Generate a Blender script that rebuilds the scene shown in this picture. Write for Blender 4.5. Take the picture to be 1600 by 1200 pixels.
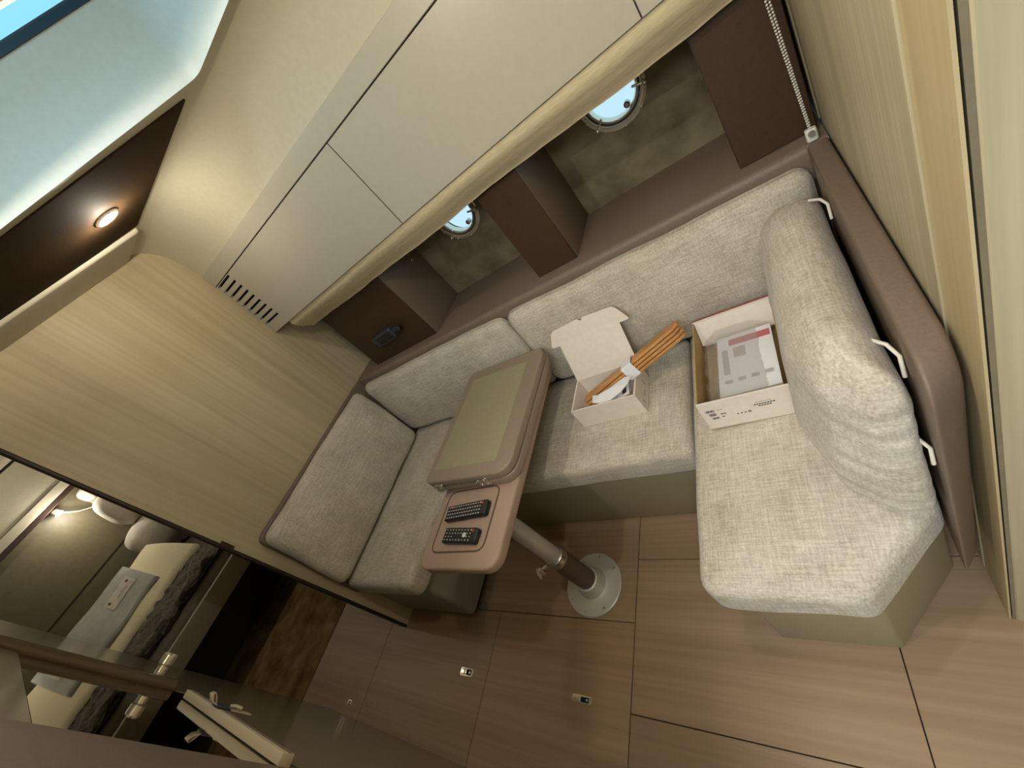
import bpy, bmesh, math, random
from mathutils import Vector, Matrix, noise
random.seed(7)
scene = bpy.context.scene
for o in list(bpy.data.objects): bpy.data.objects.remove(o)
col = scene.collection

# ------------------------------------------------------------------ camera
R0 = Vector((0.74575104, 0.23886005, -0.62193349))
R1 = Vector((-0.26782335, -0.74728234, -0.60814452))
R2 = Vector((-0.61002134, 0.62009272, -0.49331428))
cam_data = bpy.data.cameras.new('camera')
cam = bpy.data.objects.new('camera', cam_data); col.objects.link(cam)
cam_data.sensor_width = 36.0; cam_data.lens = 36.0 * 651.9 / 1600.0
cam_data.clip_start = 0.01; cam_data.clip_end = 200
M = Matrix.Identity(4)
for i in range(3):
    M[i][0] = R0[i]; M[i][1] = -R1[i]; M[i][2] = -R2[i]
M[0][3], M[1][3], M[2][3] = 0.0, 0.0, 1.6
cam.matrix_world = M
scene.camera = cam

# ------------------------------------------------------------------ sky and exposure
world = bpy.data.worlds.new('sky'); scene.world = world; world.use_nodes = True
bg = world.node_tree.nodes['Background']
bg.inputs[0].default_value = (0.46, 0.74, 0.92, 1); bg.inputs[1].default_value = 2.2
scene.view_settings.view_transform = 'Standard'
scene.view_settings.look = 'None'
scene.view_settings.gamma = 1.0
scene.view_settings.use_curve_mapping = False
scene.view_settings.exposure = 0.14

def lamp(name, kind, loc, energy, color, size=0.05, rot=(0, 0, 0), **kw):
    d = bpy.data.lights.new(name, kind); d.energy = energy; d.color = color
    if kind == 'AREA':
        d.shape = 'RECTANGLE'; d.size = size; d.size_y = kw.get('size_y', size)
    else:
        d.shadow_soft_size = size
    if kind == 'SPOT':
        d.spot_size = kw.get('angle', 2.4); d.spot_blend = kw.get('blend', 0.6)
    o = bpy.data.objects.new(name, d); col.objects.link(o)
    o.location = loc; o.rotation_euler = rot
    return o
# soft fill lamp added at the unseen ceiling opening behind the viewer
lamp('rear_fill_light', 'AREA', (-.10, -.95, 2.07), 30, (0.93, 0.97, 1.0), 0.9, (0, 0, 0), size_y=0.9)
# daylight above the deck hatch, shining down through its tinted pane
lamp('hatch_daylight', 'AREA', (-.74, .36, 2.42), 11, (1.0, 0.80, 0.76), 0.30, (0, 0, 0), size_y=0.30)

# ------------------------------------------------------------------ material helpers
def lin(c):
    c = c / 255.0
    return c / 12.92 if c <= 0.04045 else ((c + 0.055) / 1.055) ** 2.4
def rgb(r, g, b): return (lin(r), lin(g), lin(b), 1)
class NT:
    def __init__(s, name):
        s.m = bpy.data.materials.new(name); s.m.use_nodes = True
        s.t = s.m.node_tree; s.b = s.t.nodes['Principled BSDF']
    def n(s, typ, **kw):
        nd = s.t.nodes.new(typ)
        for k, v in kw.items(): setattr(nd, k, v)
        return nd
    def l(s, a, b): s.t.links.new(a, b)
    def coords(s, scale=(1, 1, 1), rot=(0, 0, 0)):
        tc = s.n('ShaderNodeTexCoord'); mp = s.n('ShaderNodeMapping')
        mp.inputs['Scale'].default_value = scale; mp.inputs['Rotation'].default_value = rot
        g = s.n('ShaderNodeNewGeometry')
        s.l(g.outputs['Position'], mp.inputs['Vector'])
        return mp.outputs['Vector']
    def noise(s, vec, scale=1, detail=3, rough=.5):
        nz = s.n('ShaderNodeTexNoise'); nz.inputs['Scale'].default_value = scale
        nz.inputs['Detail'].default_value = detail; nz.inputs['Roughness'].default_value = rough
        s.l(vec, nz.inputs['Vector']); return nz.outputs['Fac']
    def ramp(s, fac, stops):
        r = s.n('ShaderNodeValToRGB'); e = r.color_ramp.elements
        e[0].position, e[0].color = stops[0]; e[1].position, e[1].color = stops[-1]
        for p, c in stops[1:-1]:
            x = e.new(p); x.color = c
        s.l(fac, r.inputs['Fac']); return r.outputs['Color']
    def mix(s, a, b, fac, blend='MIX'):
        m = s.n('ShaderNodeMix', data_type='RGBA', blend_type=blend)
        if isinstance(fac, (int, float)): m.inputs[0].default_value = fac
        else: s.l(fac, m.inputs[0])
        for k, v in ((6, a), (7, b)):
            if isinstance(v, tuple): m.inputs[k].default_value = v
            else: s.l(v, m.inputs[k])
        return m.outputs[2]
    def bump(s, h, strength=.2, dist=.002):
        b = s.n('ShaderNodeBump'); b.inputs['Strength'].default_value = strength
        b.inputs['Distance'].default_value = dist
        s.l(h, b.inputs['Height']); s.l(b.outputs['Normal'], s.b.inputs['Normal'])
    def color(s, c):
        if isinstance(c, tuple): s.b.inputs['Base Color'].default_value = c
        else: s.l(c, s.b.inputs['Base Color'])
    def set(s, rough=.5, metal=0, spec=None, **kw):
        s.b.inputs['Roughness'].default_value = rough; s.b.inputs['Metallic'].default_value = metal
        if spec is not None: s.b.inputs['Specular IOR Level'].default_value = spec
        return s.m
MAT = {}
def plain(name, c, rough=.5, metal=0, spec=None):
    t = NT(name); t.color(c); MAT[name] = t.set(rough, metal, spec)
def mottled(name, c1, c2, scale, rough=.6, bump=0, stretch=(1, 1, 1), detail=4, lo=.3, hi=.7, spec=None, dist=.002):
    t = NT(name); v = t.coords(stretch); f = t.noise(v, scale, detail, .55)
    t.color(t.ramp(f, [(lo, c1), (hi, c2)]))
    if bump: t.bump(f, bump, dist)
    MAT[name] = t.set(rough, 0, spec)
def wood(name, c1, c2, c3, axis, rough=.45, fine=1.0, var=False):
    t = NT(name)
    sc = [14, 14, 14]; sc[axis] = .7
    f1 = t.noise(t.coords(tuple(x * fine for x in sc)), 1, 4, .6)
    sc2 = [90, 90, 90]; sc2[axis] = 2.0
    f2 = t.noise(t.coords(tuple(x * fine for x in sc2)), 1, 3, .5)
    base = t.ramp(f1, [(.28, c1), (.5, c2), (.72, c3)])
    base = t.mix(base, t.ramp(f2, [(.3, c1), (.7, c3)]), .35)
    if var:
        oi = t.n('ShaderNodeObjectInfo')
        hs = t.n('ShaderNodeHueSaturation')
        mr = t.n('ShaderNodeMapRange'); mr.inputs[3].default_value = .93; mr.inputs[4].default_value = 1.07
        t.l(oi.outputs['Random'], mr.inputs[0]); t.l(mr.outputs[0], hs.inputs['Value'])
        t.l(base, hs.inputs['Color']); base = hs.outputs['Color']
    t.color(base); t.bump(f2, .06, .001)
    MAT[name] = t.set(rough, 0, .35)
def linen(name, c1, c2, c3):
    t = NT(name)
    a = t.noise(t.coords((18, 210, 210)), 1, 3, .55)
    b = t.noise(t.coords((210, 18, 210)), 1, 3, .55)
    c = t.noise(t.coords((210, 210, 18)), 1, 3, .55)
    big = t.noise(t.coords((9, 9, 9)), 1, 3, .5)
    m1 = t.mix(t.ramp(a, [(.36, c1), (.64, c3)]), t.ramp(b, [(.36, c1), (.64, c3)]), .5)
    m2 = t.mix(m1, t.ramp(c, [(.3, c1), (.7, c3)]), .33)
    m3 = t.mix(m2, t.ramp(big, [(.3, c1), (.5, c2), (.7, c3)]), .25)
    t.color(m3)
    add = t.n('ShaderNodeMath', operation='ADD'); t.l(a, add.inputs[0]); t.l(b, add.inputs[1])
    t.bump(add.outputs[0], .35, .0012)
    t.b.inputs['Sheen Weight'].default_value = .15
    MAT[name] = t.set(.95, 0, .1)
def glass(name, c, rough=0.0, transp=.85):
    t = NT(name); t.t.nodes.remove(t.b)
    tr = t.n('ShaderNodeBsdfTransparent'); tr.inputs[0].default_value = c
    gl = t.n('ShaderNodeBsdfGlossy'); gl.inputs['Roughness'].default_value = rough
    mx = t.n('ShaderNodeMixShader'); mx.inputs[0].default_value = .05
    t.l(tr.outputs[0], mx.inputs[1]); t.l(gl.outputs[0], mx.inputs[2])
    t.l(mx.outputs[0], t.t.nodes['Material Output'].inputs[0]); MAT[name] = t.m
def emit(name, c, s):
    t = NT(name); t.color(c); t.b.inputs['Emission Color'].default_value = c
    t.b.inputs['Emission Strength'].default_value = s; MAT[name] = t.set(.4)

wood('bulkhead_wood', rgb(170, 155, 124), rgb(188, 173, 141), rgb(204, 190, 158), 2, .5, .55)
wood('right_wood', rgb(158, 148, 118), rgb(182, 172, 141), rgb(208, 199, 172), 2, .5, .9)
wood('trim_wood', rgb(180, 162, 122), rgb(196, 179, 140), rgb(208, 193, 156), 2, .5, .8)
wood('floor_wood', rgb(130, 106, 80), rgb(148, 123, 96), rgb(164, 140, 112), 0, .5, .6, True)
wood('teak', rgb(168, 114, 62), rgb(194, 138, 80), rgb(212, 160, 102), 0, .4, 2.5)
linen('linen', rgb(150, 140, 121), rgb(194, 184, 166), rgb(230, 222, 207))
mottled('brown_leatherette', rgb(116, 100, 87), rgb(126, 109, 95), 160, .5, .15, spec=.4)
mottled('divider_brown', rgb(60, 42, 27), rgb(68, 48, 32), 160, .55, .1, spec=.35)
mottled('suede_liner', rgb(96, 88, 68), rgb(134, 124, 100), 9, .95, .1, detail=6, spec=.1)
mottled('ceiling_vinyl', rgb(192, 186, 164), rgb(198, 192, 170), 60, .55, .05)
mottled('well_vinyl', rgb(228, 232, 224), rgb(234, 238, 230), 60, .5, .03)
mottled('locker_lacquer', rgb(180, 175, 160), rgb(184, 179, 164), 40, .32, 0, spec=.4)
mottled('seat_base_vinyl', rgb(150, 140, 112), rgb(160, 149, 122), 220, .5, .12)
mottled('left_base_vinyl', rgb(140, 138, 128), rgb(148, 146, 136), 220, .4, .08)
mottled('ceiling_brown', rgb(60, 45, 28), rgb(68, 51, 33), 120, .85, .05, spec=.05)
mottled('table_vinyl', rgb(142, 126, 110), rgb(152, 135, 118), 240, .45, .12)
mottled('table_inlay', rgb(154, 146, 118), rgb(161, 153, 124), 60, .35, 0)
mottled('tray_vinyl', rgb(168, 144, 128), rgb(178, 153, 137), 240, .5, .1)
mottled('blind_fabric', rgb(196, 183, 150), rgb(216, 204, 172), 30, .85, .15, stretch=(1, 8, 8), spec=.1)
mottled('white_card', rgb(232, 220, 206), rgb(238, 228, 215), 50, .7, .03)
mottled('kraft_card', rgb(178, 148, 100), rgb(190, 162, 114), 120, .8, .05, stretch=(1, 1, .2))
mottled('throw_fur', rgb(72, 66, 60), rgb(118, 110, 100), 40, .95, .8, spec=.1, dist=.01)
mottled('bed_linen', rgb(190, 182, 168), rgb(204, 196, 182), 25, .8, .1)
mottled('cream_blanket', rgb(236, 226, 190), rgb(244, 236, 204), 90, .9, .2, spec=.1)
mottled('grey_pack', rgb(158, 160, 152), rgb(174, 176, 168), 20, .4, .1)
mottled('carpet_brown', rgb(92, 70, 42), rgb(150, 126, 88), 7, .98, .3, detail=6, spec=.05)
mottled('near_wall_grey', rgb(122, 114, 94), rgb(132, 123, 102), 40, .18, .03)
mottled('near_panel_brown', rgb(98, 85, 75), rgb(106, 92, 82), 120, .5, .08)
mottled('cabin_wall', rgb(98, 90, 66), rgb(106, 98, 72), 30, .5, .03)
mottled('cabin_light_wall', rgb(186, 180, 158), rgb(194, 188, 166), 30, .5, .03)
plain('dark_seal', rgb(48, 30, 20), .5)
plain('black_gap', rgb(16, 14, 12), .8)
plain('black_frame', rgb(16, 18, 22), .35)
plain('chrome', rgb(236, 228, 210), .16, .75)
plain('brushed_steel', rgb(196, 194, 188), .34, 1)
plain('aluminium', rgb(206, 205, 199), .38, .45)
plain('bronze_bead', rgb(92, 76, 55), .25, .2)
plain('sleeve_brown', rgb(92, 74, 64), .45)
plain('white_plastic', rgb(226, 224, 216), .4)
plain('strap_white', rgb(222, 216, 200), .6)
plain('black_plastic', rgb(26, 27, 29), .35)
plain('charcoal_plastic', rgb(52, 54, 58), .4)
plain('dim_black', rgb(28, 28, 30), .5)
plain('button_white', rgb(225, 228, 228), .5)
plain('button_red', rgb(210, 60, 45), .5)
plain('print_dark', rgb(60, 54, 50), .7)
plain('print_grey', rgb(184, 178, 174), .7)
plain('print_red', rgb(190, 110, 118), .6)
plain('carton_red', rgb(150, 44, 56), .6)
plain('paper_white', rgb(236, 234, 236), .6)
plain('leaflet_blue', rgb(70, 70, 120), .6)
plain('ledge_white', rgb(186, 172, 146), .5)
plain('mirror', rgb(190, 186, 172), .02, 1)
glass('hatch_glass', (0.55, 0.70, 0.74, 1))
glass('porthole_glass', (0.74, 0.72, 0.70, 1))
emit('lamp_lens', (1.0, 0.86, 0.62, 1), 28)
emit('cabin_lamp_lens', (1.0, 0.90, 0.74, 1), 30)
def plastic_film(name):
    t = NT(name); t.t.nodes.remove(t.b)
    tr = t.n('ShaderNodeBsdfTransparent'); gl = t.n('ShaderNodeBsdfGlossy'); gl.inputs['Roughness'].default_value = .18
    gl.inputs[0].default_value = (.9, .9, .92, 1)
    mx = t.n('ShaderNodeMixShader'); mx.inputs[0].default_value = .26
    df = t.n('ShaderNodeBsdfDiffuse'); df.inputs[0].default_value = (.85, .85, .88, 1)
    m2 = t.n('ShaderNodeMixShader'); m2.inputs[0].default_value = .13
    nb = t.n('ShaderNodeBump'); nb.inputs['Strength'].default_value = .9; nb.inputs['Distance'].default_value = .01
    f = t.noise(t.coords((45, 45, 45)), 1, 3, .6); t.l(f, nb.inputs['Height']); t.l(nb.outputs[0], gl.inputs['Normal'])
    t.l(tr.outputs[0], mx.inputs[1]); t.l(gl.outputs[0], mx.inputs[2])
    t.l(mx.outputs[0], m2.inputs[1]); t.l(df.outputs[0], m2.inputs[2])
    t.l(m2.outputs[0], t.t.nodes['Material Output'].inputs[0]); MAT[name] = t.m
plastic_film('plastic_film')

# ------------------------------------------------------------------ object helpers
def tag(o, label=None, cat=None, group=None, kind=None):
    if label: o['label'] = label
    if cat: o['category'] = cat
    if group: o['group'] = group
    if kind: o['kind'] = kind
    return o
def thing(name, label, cat, loc, group=None):
    o = bpy.data.objects.new(name, None); col.objects.link(o); o.location = loc
    o.empty_display_size = .05
    return tag(o, label, cat, group)
def wloc(o):
    v = Vector((0, 0, 0))
    while o: v += o.location; o = o.parent
    return v
def obj(name, bm, mat, parent=None, smooth=None):
    """bm in world coordinates -> one mesh object whose origin is its own centre"""
    bmesh.ops.recalc_face_normals(bm, faces=bm.faces)
    me = bpy.data.meshes.new(name)
    c = Vector((0, 0, 0))
    if len(bm.verts):
        mn = Vector([min(v.co[i] for v in bm.verts) for i in range(3)]); mx = Vector([max(v.co[i] for v in bm.verts) for i in range(3)])
        c = (mn + mx) / 2; c.z = mn.z
        bmesh.ops.translate(bm, verts=bm.verts, vec=-c)
    bm.to_mesh(me); bm.free()
    o = bpy.data.objects.new(name, me); col.objects.link(o)
    o.location = c
    if parent:
        o.parent = parent; o.location = c - wloc(parent)
    me.materials.append(MAT[mat])
    if smooth is not None:
        me.polygons.foreach_set('use_smooth', [True] * len(me.polygons))
        me.set_sharp_from_angle(angle=math.radians(smooth))
    return o
def bx(x0, x1, y0, y1, z0, z1, bev=0, seg=2, bm=None):
    b = bmesh.new() if bm is None else bm
    r = bmesh.ops.create_cube(b, size=1)
    for v in r['verts']:
        v.co = Vector(((x0 + x1) / 2 + v.co.x * (x1 - x0), (y0 + y1) / 2 + v.co.y * (y1 - y0), (z0 + z1) / 2 + v.co.z * (z1 - z0)))
    if bev:
        es = list({e for v in r['verts'] for e in v.link_edges})
        bmesh.ops.bevel(b, geom=es, offset=bev, segments=seg, affect='EDGES', profile=.5)
    return b
def roundpoly(pts, r, n=6):
    out = []; N = len(pts)
    for i in range(N):
        p = Vector(pts[i]); a = Vector(pts[i - 1]) - p; b = Vector(pts[(i + 1) % N]) - p
        rr = r[i] if isinstance(r, (list, tuple)) else r
        if rr <= 0: out.append(p.copy()); continue
        la, lb = a.length, b.length; a.normalize(); b.normalize()
        ang = a.angle(b); d = min(rr / math.tan(ang / 2), la * .48, lb * .48)
        A = p + a * d; B = p + b * d
        for k in range(n + 1):
            t = k / n
            out.append(A * (1 - t) ** 2 + p * 2 * t * (1 - t) + B * t ** 2)
    return out
def densify(poly, step):
    out = []
    for i, p in enumerate(poly):
        q = poly[(i + 1) % len(poly)]; L = (q - p).length; n = max(1, int(L / step))
        for k in range(n): out.append(p.lerp(q, k / n))
    return out
def prism(poly, w0, w1, r0=0.0, r1=0.0, crown=0.0, seg=5, fmap=None, bm=None, disp=None, crown0=0.0, caprings=6):
    """extrude a 2D polygon along w with rounded rims and a domed cap"""
    b = bmesh.new() if bm is None else bm
    poly = [Vector(p) for p in poly]
    cx = (min(p.x for p in poly) + max(p.x for p in poly)) / 2; cy = (min(p.y for p in poly) + max(p.y for p in poly)) / 2
    hx = max(abs(p.x - cx) for p in poly); hy = max(abs(p.y - cy) for p in poly)
    fmap = fmap or (lambda u, v, w: (u, v, w))
    prof = []
    def cap(side):
        w, r, cr = (w0, r0, crown0) if side == 0 else (w1, r1, crown)
        L = []
        for k in range(seg + 1):
            a = math.pi / 2 * k / seg
            if r > 0: L.append((w + (r * (1 - math.sin(a)) if side == 0 else -r * (1 - math.sin(a))), r * (1 - math.cos(a))))
        if not L: L = [(w, 0)]
        if cr > 0:
            base = L[-1][1]; hm = min(hx, hy)
            for k in range(1, caprings):
                t = k / caprings; ins = base + (hm - base) * t
                d = cr * (1 - (1 - t) ** 2)
                L.append((w - d if side == 0 else w + d, ins))
        return L
    lo = cap(0); hi = cap(1)
    rings = list(reversed(lo)) + hi
    vr = []
    for w, ins in rings:
        row = []
        for p in poly:
            u = cx + (p.x - cx) * max(0.02, 1 - ins / hx); v = cy + (p.y - cy) * max(0.02, 1 - ins / hy)
            co = Vector(fmap(u, v, w))
            if disp: co = co + Vector(disp(co))
            row.append(b.verts.new(co))
        vr.append(row)
    N = len(poly)
    for a, c in zip(vr, vr[1:]):
        for i in range(N):
            b.faces.new((a[i], a[(i + 1) % N], c[(i + 1) % N], c[i]))
    b.faces.new(list(reversed(vr[0]))); b.faces.new(vr[-1])
    return b
def rect(x0, x1, y0, y1): return [(x0, y0), (x1, y0), (x1, y1), (x0, y1)]
def tube(pts, r, n=10, bm=None, caps=True):
    b = bmesh.new() if bm is None else bm
    pts = [Vector(p) for p in pts]; rows = []
    up = Vector((0.13, 0.31, 0.94)).normalized()
    for i, p in enumerate(pts):
        d = (pts[min(i + 1, len(pts) - 1)] - pts[max(i - 1, 0)]).normalized()
        s = d.cross(up)
        if s.length < .05: s = d.cross(Vector((1, 0, 0)))
        s.normalize(); t = d.cross(s).normalized()
        rr = r[i] if isinstance(r, (list, tuple)) else r
        rows.append([b.verts.new(p + (s * math.cos(a) + t * math.sin(a)) * rr) for a in [2 * math.pi * k / n for k in range(n)]])
    for a, c in zip(rows, rows[1:]):
        for i in range(n): b.faces.new((a[i], a[(i + 1) % n], c[(i + 1) % n], c[i]))
    if caps:
        b.faces.new(list(reversed(rows[0]))); b.faces.new(rows[-1])
    return b
def lathe(center, axis, prof, n=32, bm=None):
    """prof: list of (radius, height along axis)"""
    b = bmesh.new() if bm is None else bm
    c = Vector(center); ax = Vector(axis).normalized()
    s = ax.orthogonal().normalized(); t = ax.cross(s)
    rows = []
    for r, h in prof:
        if r < 1e-6: rows.append([b.verts.new(c + ax * h)])
        else: rows.append([b.verts.new(c + ax * h + (s * math.cos(2 * math.pi * k / n) + t * math.sin(2 * math.pi * k / n)) * r) for k in range(n)])
    for a, d in zip(rows, rows[1:]):
        for i in range(n):
            j = (i + 1) % n
            if len(a) == 1 and len(d) == 1: continue
            if len(a) == 1: b.faces.new((a[0], d[j], d[i]))
            elif len(d) == 1: b.faces.new((a[i], a[j], d[0]))
            else: b.faces.new((a[i], a[j], d[j], d[i]))
    return b
def slab(quad, nrm, th, bm=None):
    """thick plate from a polygon (list of 3D points) pushed along nrm by th"""
    b = bmesh.new() if bm is None else bm
    n = Vector(nrm).normalized() * th
    A = [b.verts.new(Vector(p)) for p in quad]; B = [b.verts.new(Vector(p) + n) for p in quad]
    b.faces.new(A); b.faces.new(list(reversed(B)))
    for i in range(len(A)):
        j = (i + 1) % len(A); b.faces.new((A[i], B[i], B[j], A[j]))
    return b
def sweep_x(profile, x0, x1, nx=1, closed=True, bm=None, wob=None):
    """profile: list of (y,z) swept along X"""
    b = bmesh.new() if bm is None else bm; rows = []
    for k in range(nx + 1):
        x = x0 + (x1 - x0) * k / nx; row = []
        for (y, z) in profile:
            dy, dz = wob(x, y, z) if wob else (0, 0)
            row.append(b.verts.new((x, y + dy, z + dz)))
        rows.append(row)
    n = len(profile)
    for a, c in zip(rows, rows[1:]):
        for i in range(n if closed else n - 1):
            b.faces.new((a[i], a[(i + 1) % n], c[(i + 1) % n], c[i]))
    if closed:
        b.faces.new(list(reversed(rows[0]))); b.faces.new(rows[-1])
    return b

XL, XR = -2.21, 0.127         # bulkheads
YH = 1.73                     # hull lining
ZC = 2.08                     # ceiling

# ================================================================== SETTING
# ---- floor: sub-floor with separate boards
fl = tag(obj('floor', bx(-2.97, 1.4, -1.7, 1.75, -.05, -.012), 'black_gap'), 'brown wood cabin sole laid in large panels with dark seams', kind='structure')
boards = [(-.848, -.095, .135, .645), (-.848, -.095, -.7, .135), (-.848, .6, .645, 1.0),
          (-1.53, -.848, -.7, .41), (-1.70, -.848, .41, 1.0), (-.095, 1.35, -.7, .645), (-2.35, -1.53, -.7, .41),
          (-2.96, -2.35, -.7, .75), (-1.53, 1.35, -1.65, -.7)]
for (x0, x1, y0, y1) in boards:
    g = .0013
    obj('floor_panel', bx(x0 + g, x1 - g, y0 + g, y1 - g, -.014, 0, .0012, 1), 'floor_wood', fl)
ac = tag(obj('floor_carpet', bx(-5.45, -2.962, -1.2, 1.1, -.05, .006, .003, 1), 'carpet_brown'), 'mottled brown carpet beyond the doorway', kind='structure')

# ---- left bulkhead
bw = tag(obj('wall_left', slab([(XL, .30, 0), (XL, 1.80, 0), (XL, 1.80, 2.2), (XL, .30, 2.2)], (-1, 0, 0), .04), 'bulkhead_wood'),
         'pale wood bulkhead with vertical grain', kind='structure')
obj('edge_seal', bx(XL - .042, XL + .001, .286, .30, 0, 2.2, .003, 1), 'dark_seal', bw)
obj('latch_keeper', bx(XL - .004, XL + .004, .292, .312, 1.02, 1.08, .002, 1), 'dark_seal', bw)

# ---- right bulkhead with its end face
rw = tag(obj('wall_right', bx(XR, XR + .05, .617, 1.78, 0, 2.15), 'right_wood'), 'pale wood bulkhead behind the bolster cushion', kind='structure')
obj('trim_strip', bx(XR + .003, XR + .0065, .491, .6165, 0, 2.15), 'trim_wood', rw)
obj('corner_trim', bx(XR - .004, XR + .01, 1.44, 1.47, .96, 2.1, .002, 1), 'trim_wood', rw)
re_ = tag(obj('wall_end', bx(XR + .0145, 1.4, .488, .56, 0, 2.15, .002, 1), 'right_wood'), 'pale wood end face of the right bulkhead', kind='structure')
obj('shadow_joint', bx(XR + .0066, XR + .0145, .498, .56, 0, 2.15), 'black_gap', re_)
obj('edge_bead', bx(XR + .0088, XR + .0144, .491, .53, 0, 2.15), 'near_wall_grey', re_)

# ---- hull lining with porthole holes
ports = [(-1.17, 1.29), (-.36, 1.29)]
PR = .105
def plate_with_holes():
    b = bmesh.new(); z0, z1 = .90, 1.62; h = .2
    def quad(xa, xb, za, zb):
        b.faces.new([b.verts.new(p) for p in ((xa, YH, za), (xb, YH, za), (xb, YH, zb), (xa, YH, zb))])
    xs = [XL - .03] + [q for c in ports for q in (c[0] - h, c[0] + h)] + [XR + .03]
    for i in range(0, len(xs), 2): quad(xs[i], xs[i + 1], z0, z1)
    for (cx, cz) in ports:
        quad(cx - h, cx + h, z0, cz - h); quad(cx - h, cx + h, cz + h, z1)
        N = 48; inn = []; out = []; back = []
        for k in range(N):
            a = 2 * math.pi * k / N + math.pi / 4
            c, s = math.cos(a), math.sin(a); m = max(abs(c), abs(s))
            inn.append(b.verts.new((cx + PR * c, YH, cz + PR * s))); out.append(b.verts.new((cx + h * c / m, YH, cz + h * s / m)))
            back.append(b.verts.new((cx + PR * c, YH + .07, cz + PR * s)))
        for k in range(N):
            j = (k + 1) % N
            b.faces.new((inn[k], inn[j], out[j], out[k])); b.faces.new((inn[k], back[k], back[j], inn[j]))
    return b
tag(obj('wall_hull', bx(XL - .03, XR + .05, 1.362, 1.40, 0, .915), 'cabin_wall'), 'hull side panel behind the sofa', kind='structure')
tag(obj('wall_back', plate_with_holes(), 'suede_liner'), 'olive brown suede hull lining above the shelf', kind='structure')

# ---- ceiling with deck hatch opening
u = Vector((.46, .887)).normalized(); v = Vector((1, .008)).normalized()
C1 = Vector((-1.09, 1.11)); C2 = C1 + v * .62; C4 = C1 - u * 1.0; C3 = C2 - u * 1.0
def ceil_face(b, pts, z=ZC): b.faces.new([b.verts.new((p[0], p[1], z)) for p in pts])
cb = bmesh.new()
ceil_face(cb, [(XL, 1.12), C1, C4, (XL, -.2)])
ceil_face(cb, [(XL, 1.12), (1.4, 1.12), C2, C1])
ceil_face(cb, [C2, (1.4, 1.12), (1.4, -.2), C3])
ceil_face(cb, [C4, C3, (1.4, -.2), (XL, -.2)])
ceil_face(cb, [(XL, -.2), (-.55, -.2), (-.55, -1.7), (XL, -1.7)])
ceil_face(cb, [(-.55, -.2), (1.4, -.2), (1.4, -.5), (-.55, -.5)]); ceil_face(cb, [(-.55, -1.4), (1.4, -1.4), (1.4, -1.7), (-.55, -1.7)])
ceil_face(cb, [(.35, -.5), (1.4, -.5), (1.4, -1.4), (.35, -1.4)])
# cove down to the lockers
cov = [(1.12, ZC), (1.155, 2.078), (1.19, 2.066), (1.22, 2.042), (1.243, 2.01), (1.26, 1.97), (1.272, 1.925), (1.279, 1.88), (1.28, 1.845)]
sweep_x(cov, XL, 1.4, 1, closed=False, bm=cb)
ce = tag(obj('ceiling', cb, 'ceiling_vinyl', smooth=40), 'cream padded ceiling curving down to the lockers', kind='structure')
obj('border_roll', prism(roundpoly([(-2.215, -.5), (-2.03, -.5), (-1.915, 1.115), (-2.215, 1.13)], .015), ZC - .016, ZC + .01, .012, 0), 'ceiling_vinyl', ce, smooth=50)
# brown ceiling panel
obj('brown_panel', prism(roundpoly([(-1.69, 0.0), (-1.176, 1.106), (-1.897, 1.112), (-2.09, 0.0)], .012), ZC - .003, ZC + .005, .002, 0), 'ceiling_brown', ce, smooth=40)

# ---- deck hatch (window_3): well, frame, acrylic
zt = 2.25
H1 = Vector((-1.010, 1.068)); H2 = H1 + v * .42; H4 = H1 - u * .80; H3 = H2 - u * .80
lo = [C1, C2, C3, C4]; hi_ = [H1, H2, H3, H4]
wb = bmesh.new()
def rr(poly, r, z): return [Vector((p.x, p.y, z)) for p in roundpoly([tuple(p) for p in poly], r, 6)]
L0 = rr(lo, .05, ZC - .006); L1 = rr(lo, .05, ZC); 
mid = [a.lerp(b, .22) for a, b in zip(lo, hi_)]
L2 = rr(mid, .06, ZC + .07); L3 = rr([a.lerp(b, .55) for a, b in zip(lo, hi_)], .06, ZC + .125); L4 = rr(hi_, .05, zt)
rows = [[wb.verts.new(p) for p in L] for L in (L0, L1, L2, L3, L4)]
for a, c in zip(rows, rows[1:]):
    for i in range(len(a)): wb.faces.new((a[i], a[(i + 1) % len(a)], c[(i + 1) % len(a)], c[i]))
hw = tag(obj('window_3', wb, 'well_vinyl', smooth=60), 'deck hatch in a pale moulded well', kind='structure')
def ring(outer, inner, z0, z1):
    b = bmesh.new(); O = roundpoly([tuple(p) for p in outer], .04, 5); I = roundpoly([tuple(p) for p in inner], .03, 5)
    r = []
    for z in (z0, z1):
        r.append([b.verts.new((p.x, p.y, z)) for p in O]); r.append([b.verts.new((p.x, p.y, z)) for p in I])
    n = len(O)
    for i in range(n):
        j = (i + 1) % n
        b.faces.new((r[0][i], r[0][j], r[1][j], r[1][i])); b.faces.new((r[2][i], r[3][i], r[3][j], r[2][j]))
        b.faces.new((r[0][i], r[2][i], r[2][j], r[0][j])); b.faces.new((r[1][i], r[1][j], r[3][j], r[3][i]))
    return b
cen = (H1 + H2 + H3 + H4) / 4
inn_ = [p.lerp(cen, .022) for p in hi_]
out_ = [p.lerp(cen, -.05) for p in hi_]
obj('hatch_frame', ring(out_, inn_, zt, zt + .02), 'black_frame', hw, smooth=40)
obj('hatch_pane', prism(roundpoly([tuple(p) for p in [q.lerp(cen, .012) for q in hi_]], .03, 5), zt + .008, zt + .016), 'hatch_glass', hw)

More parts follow.
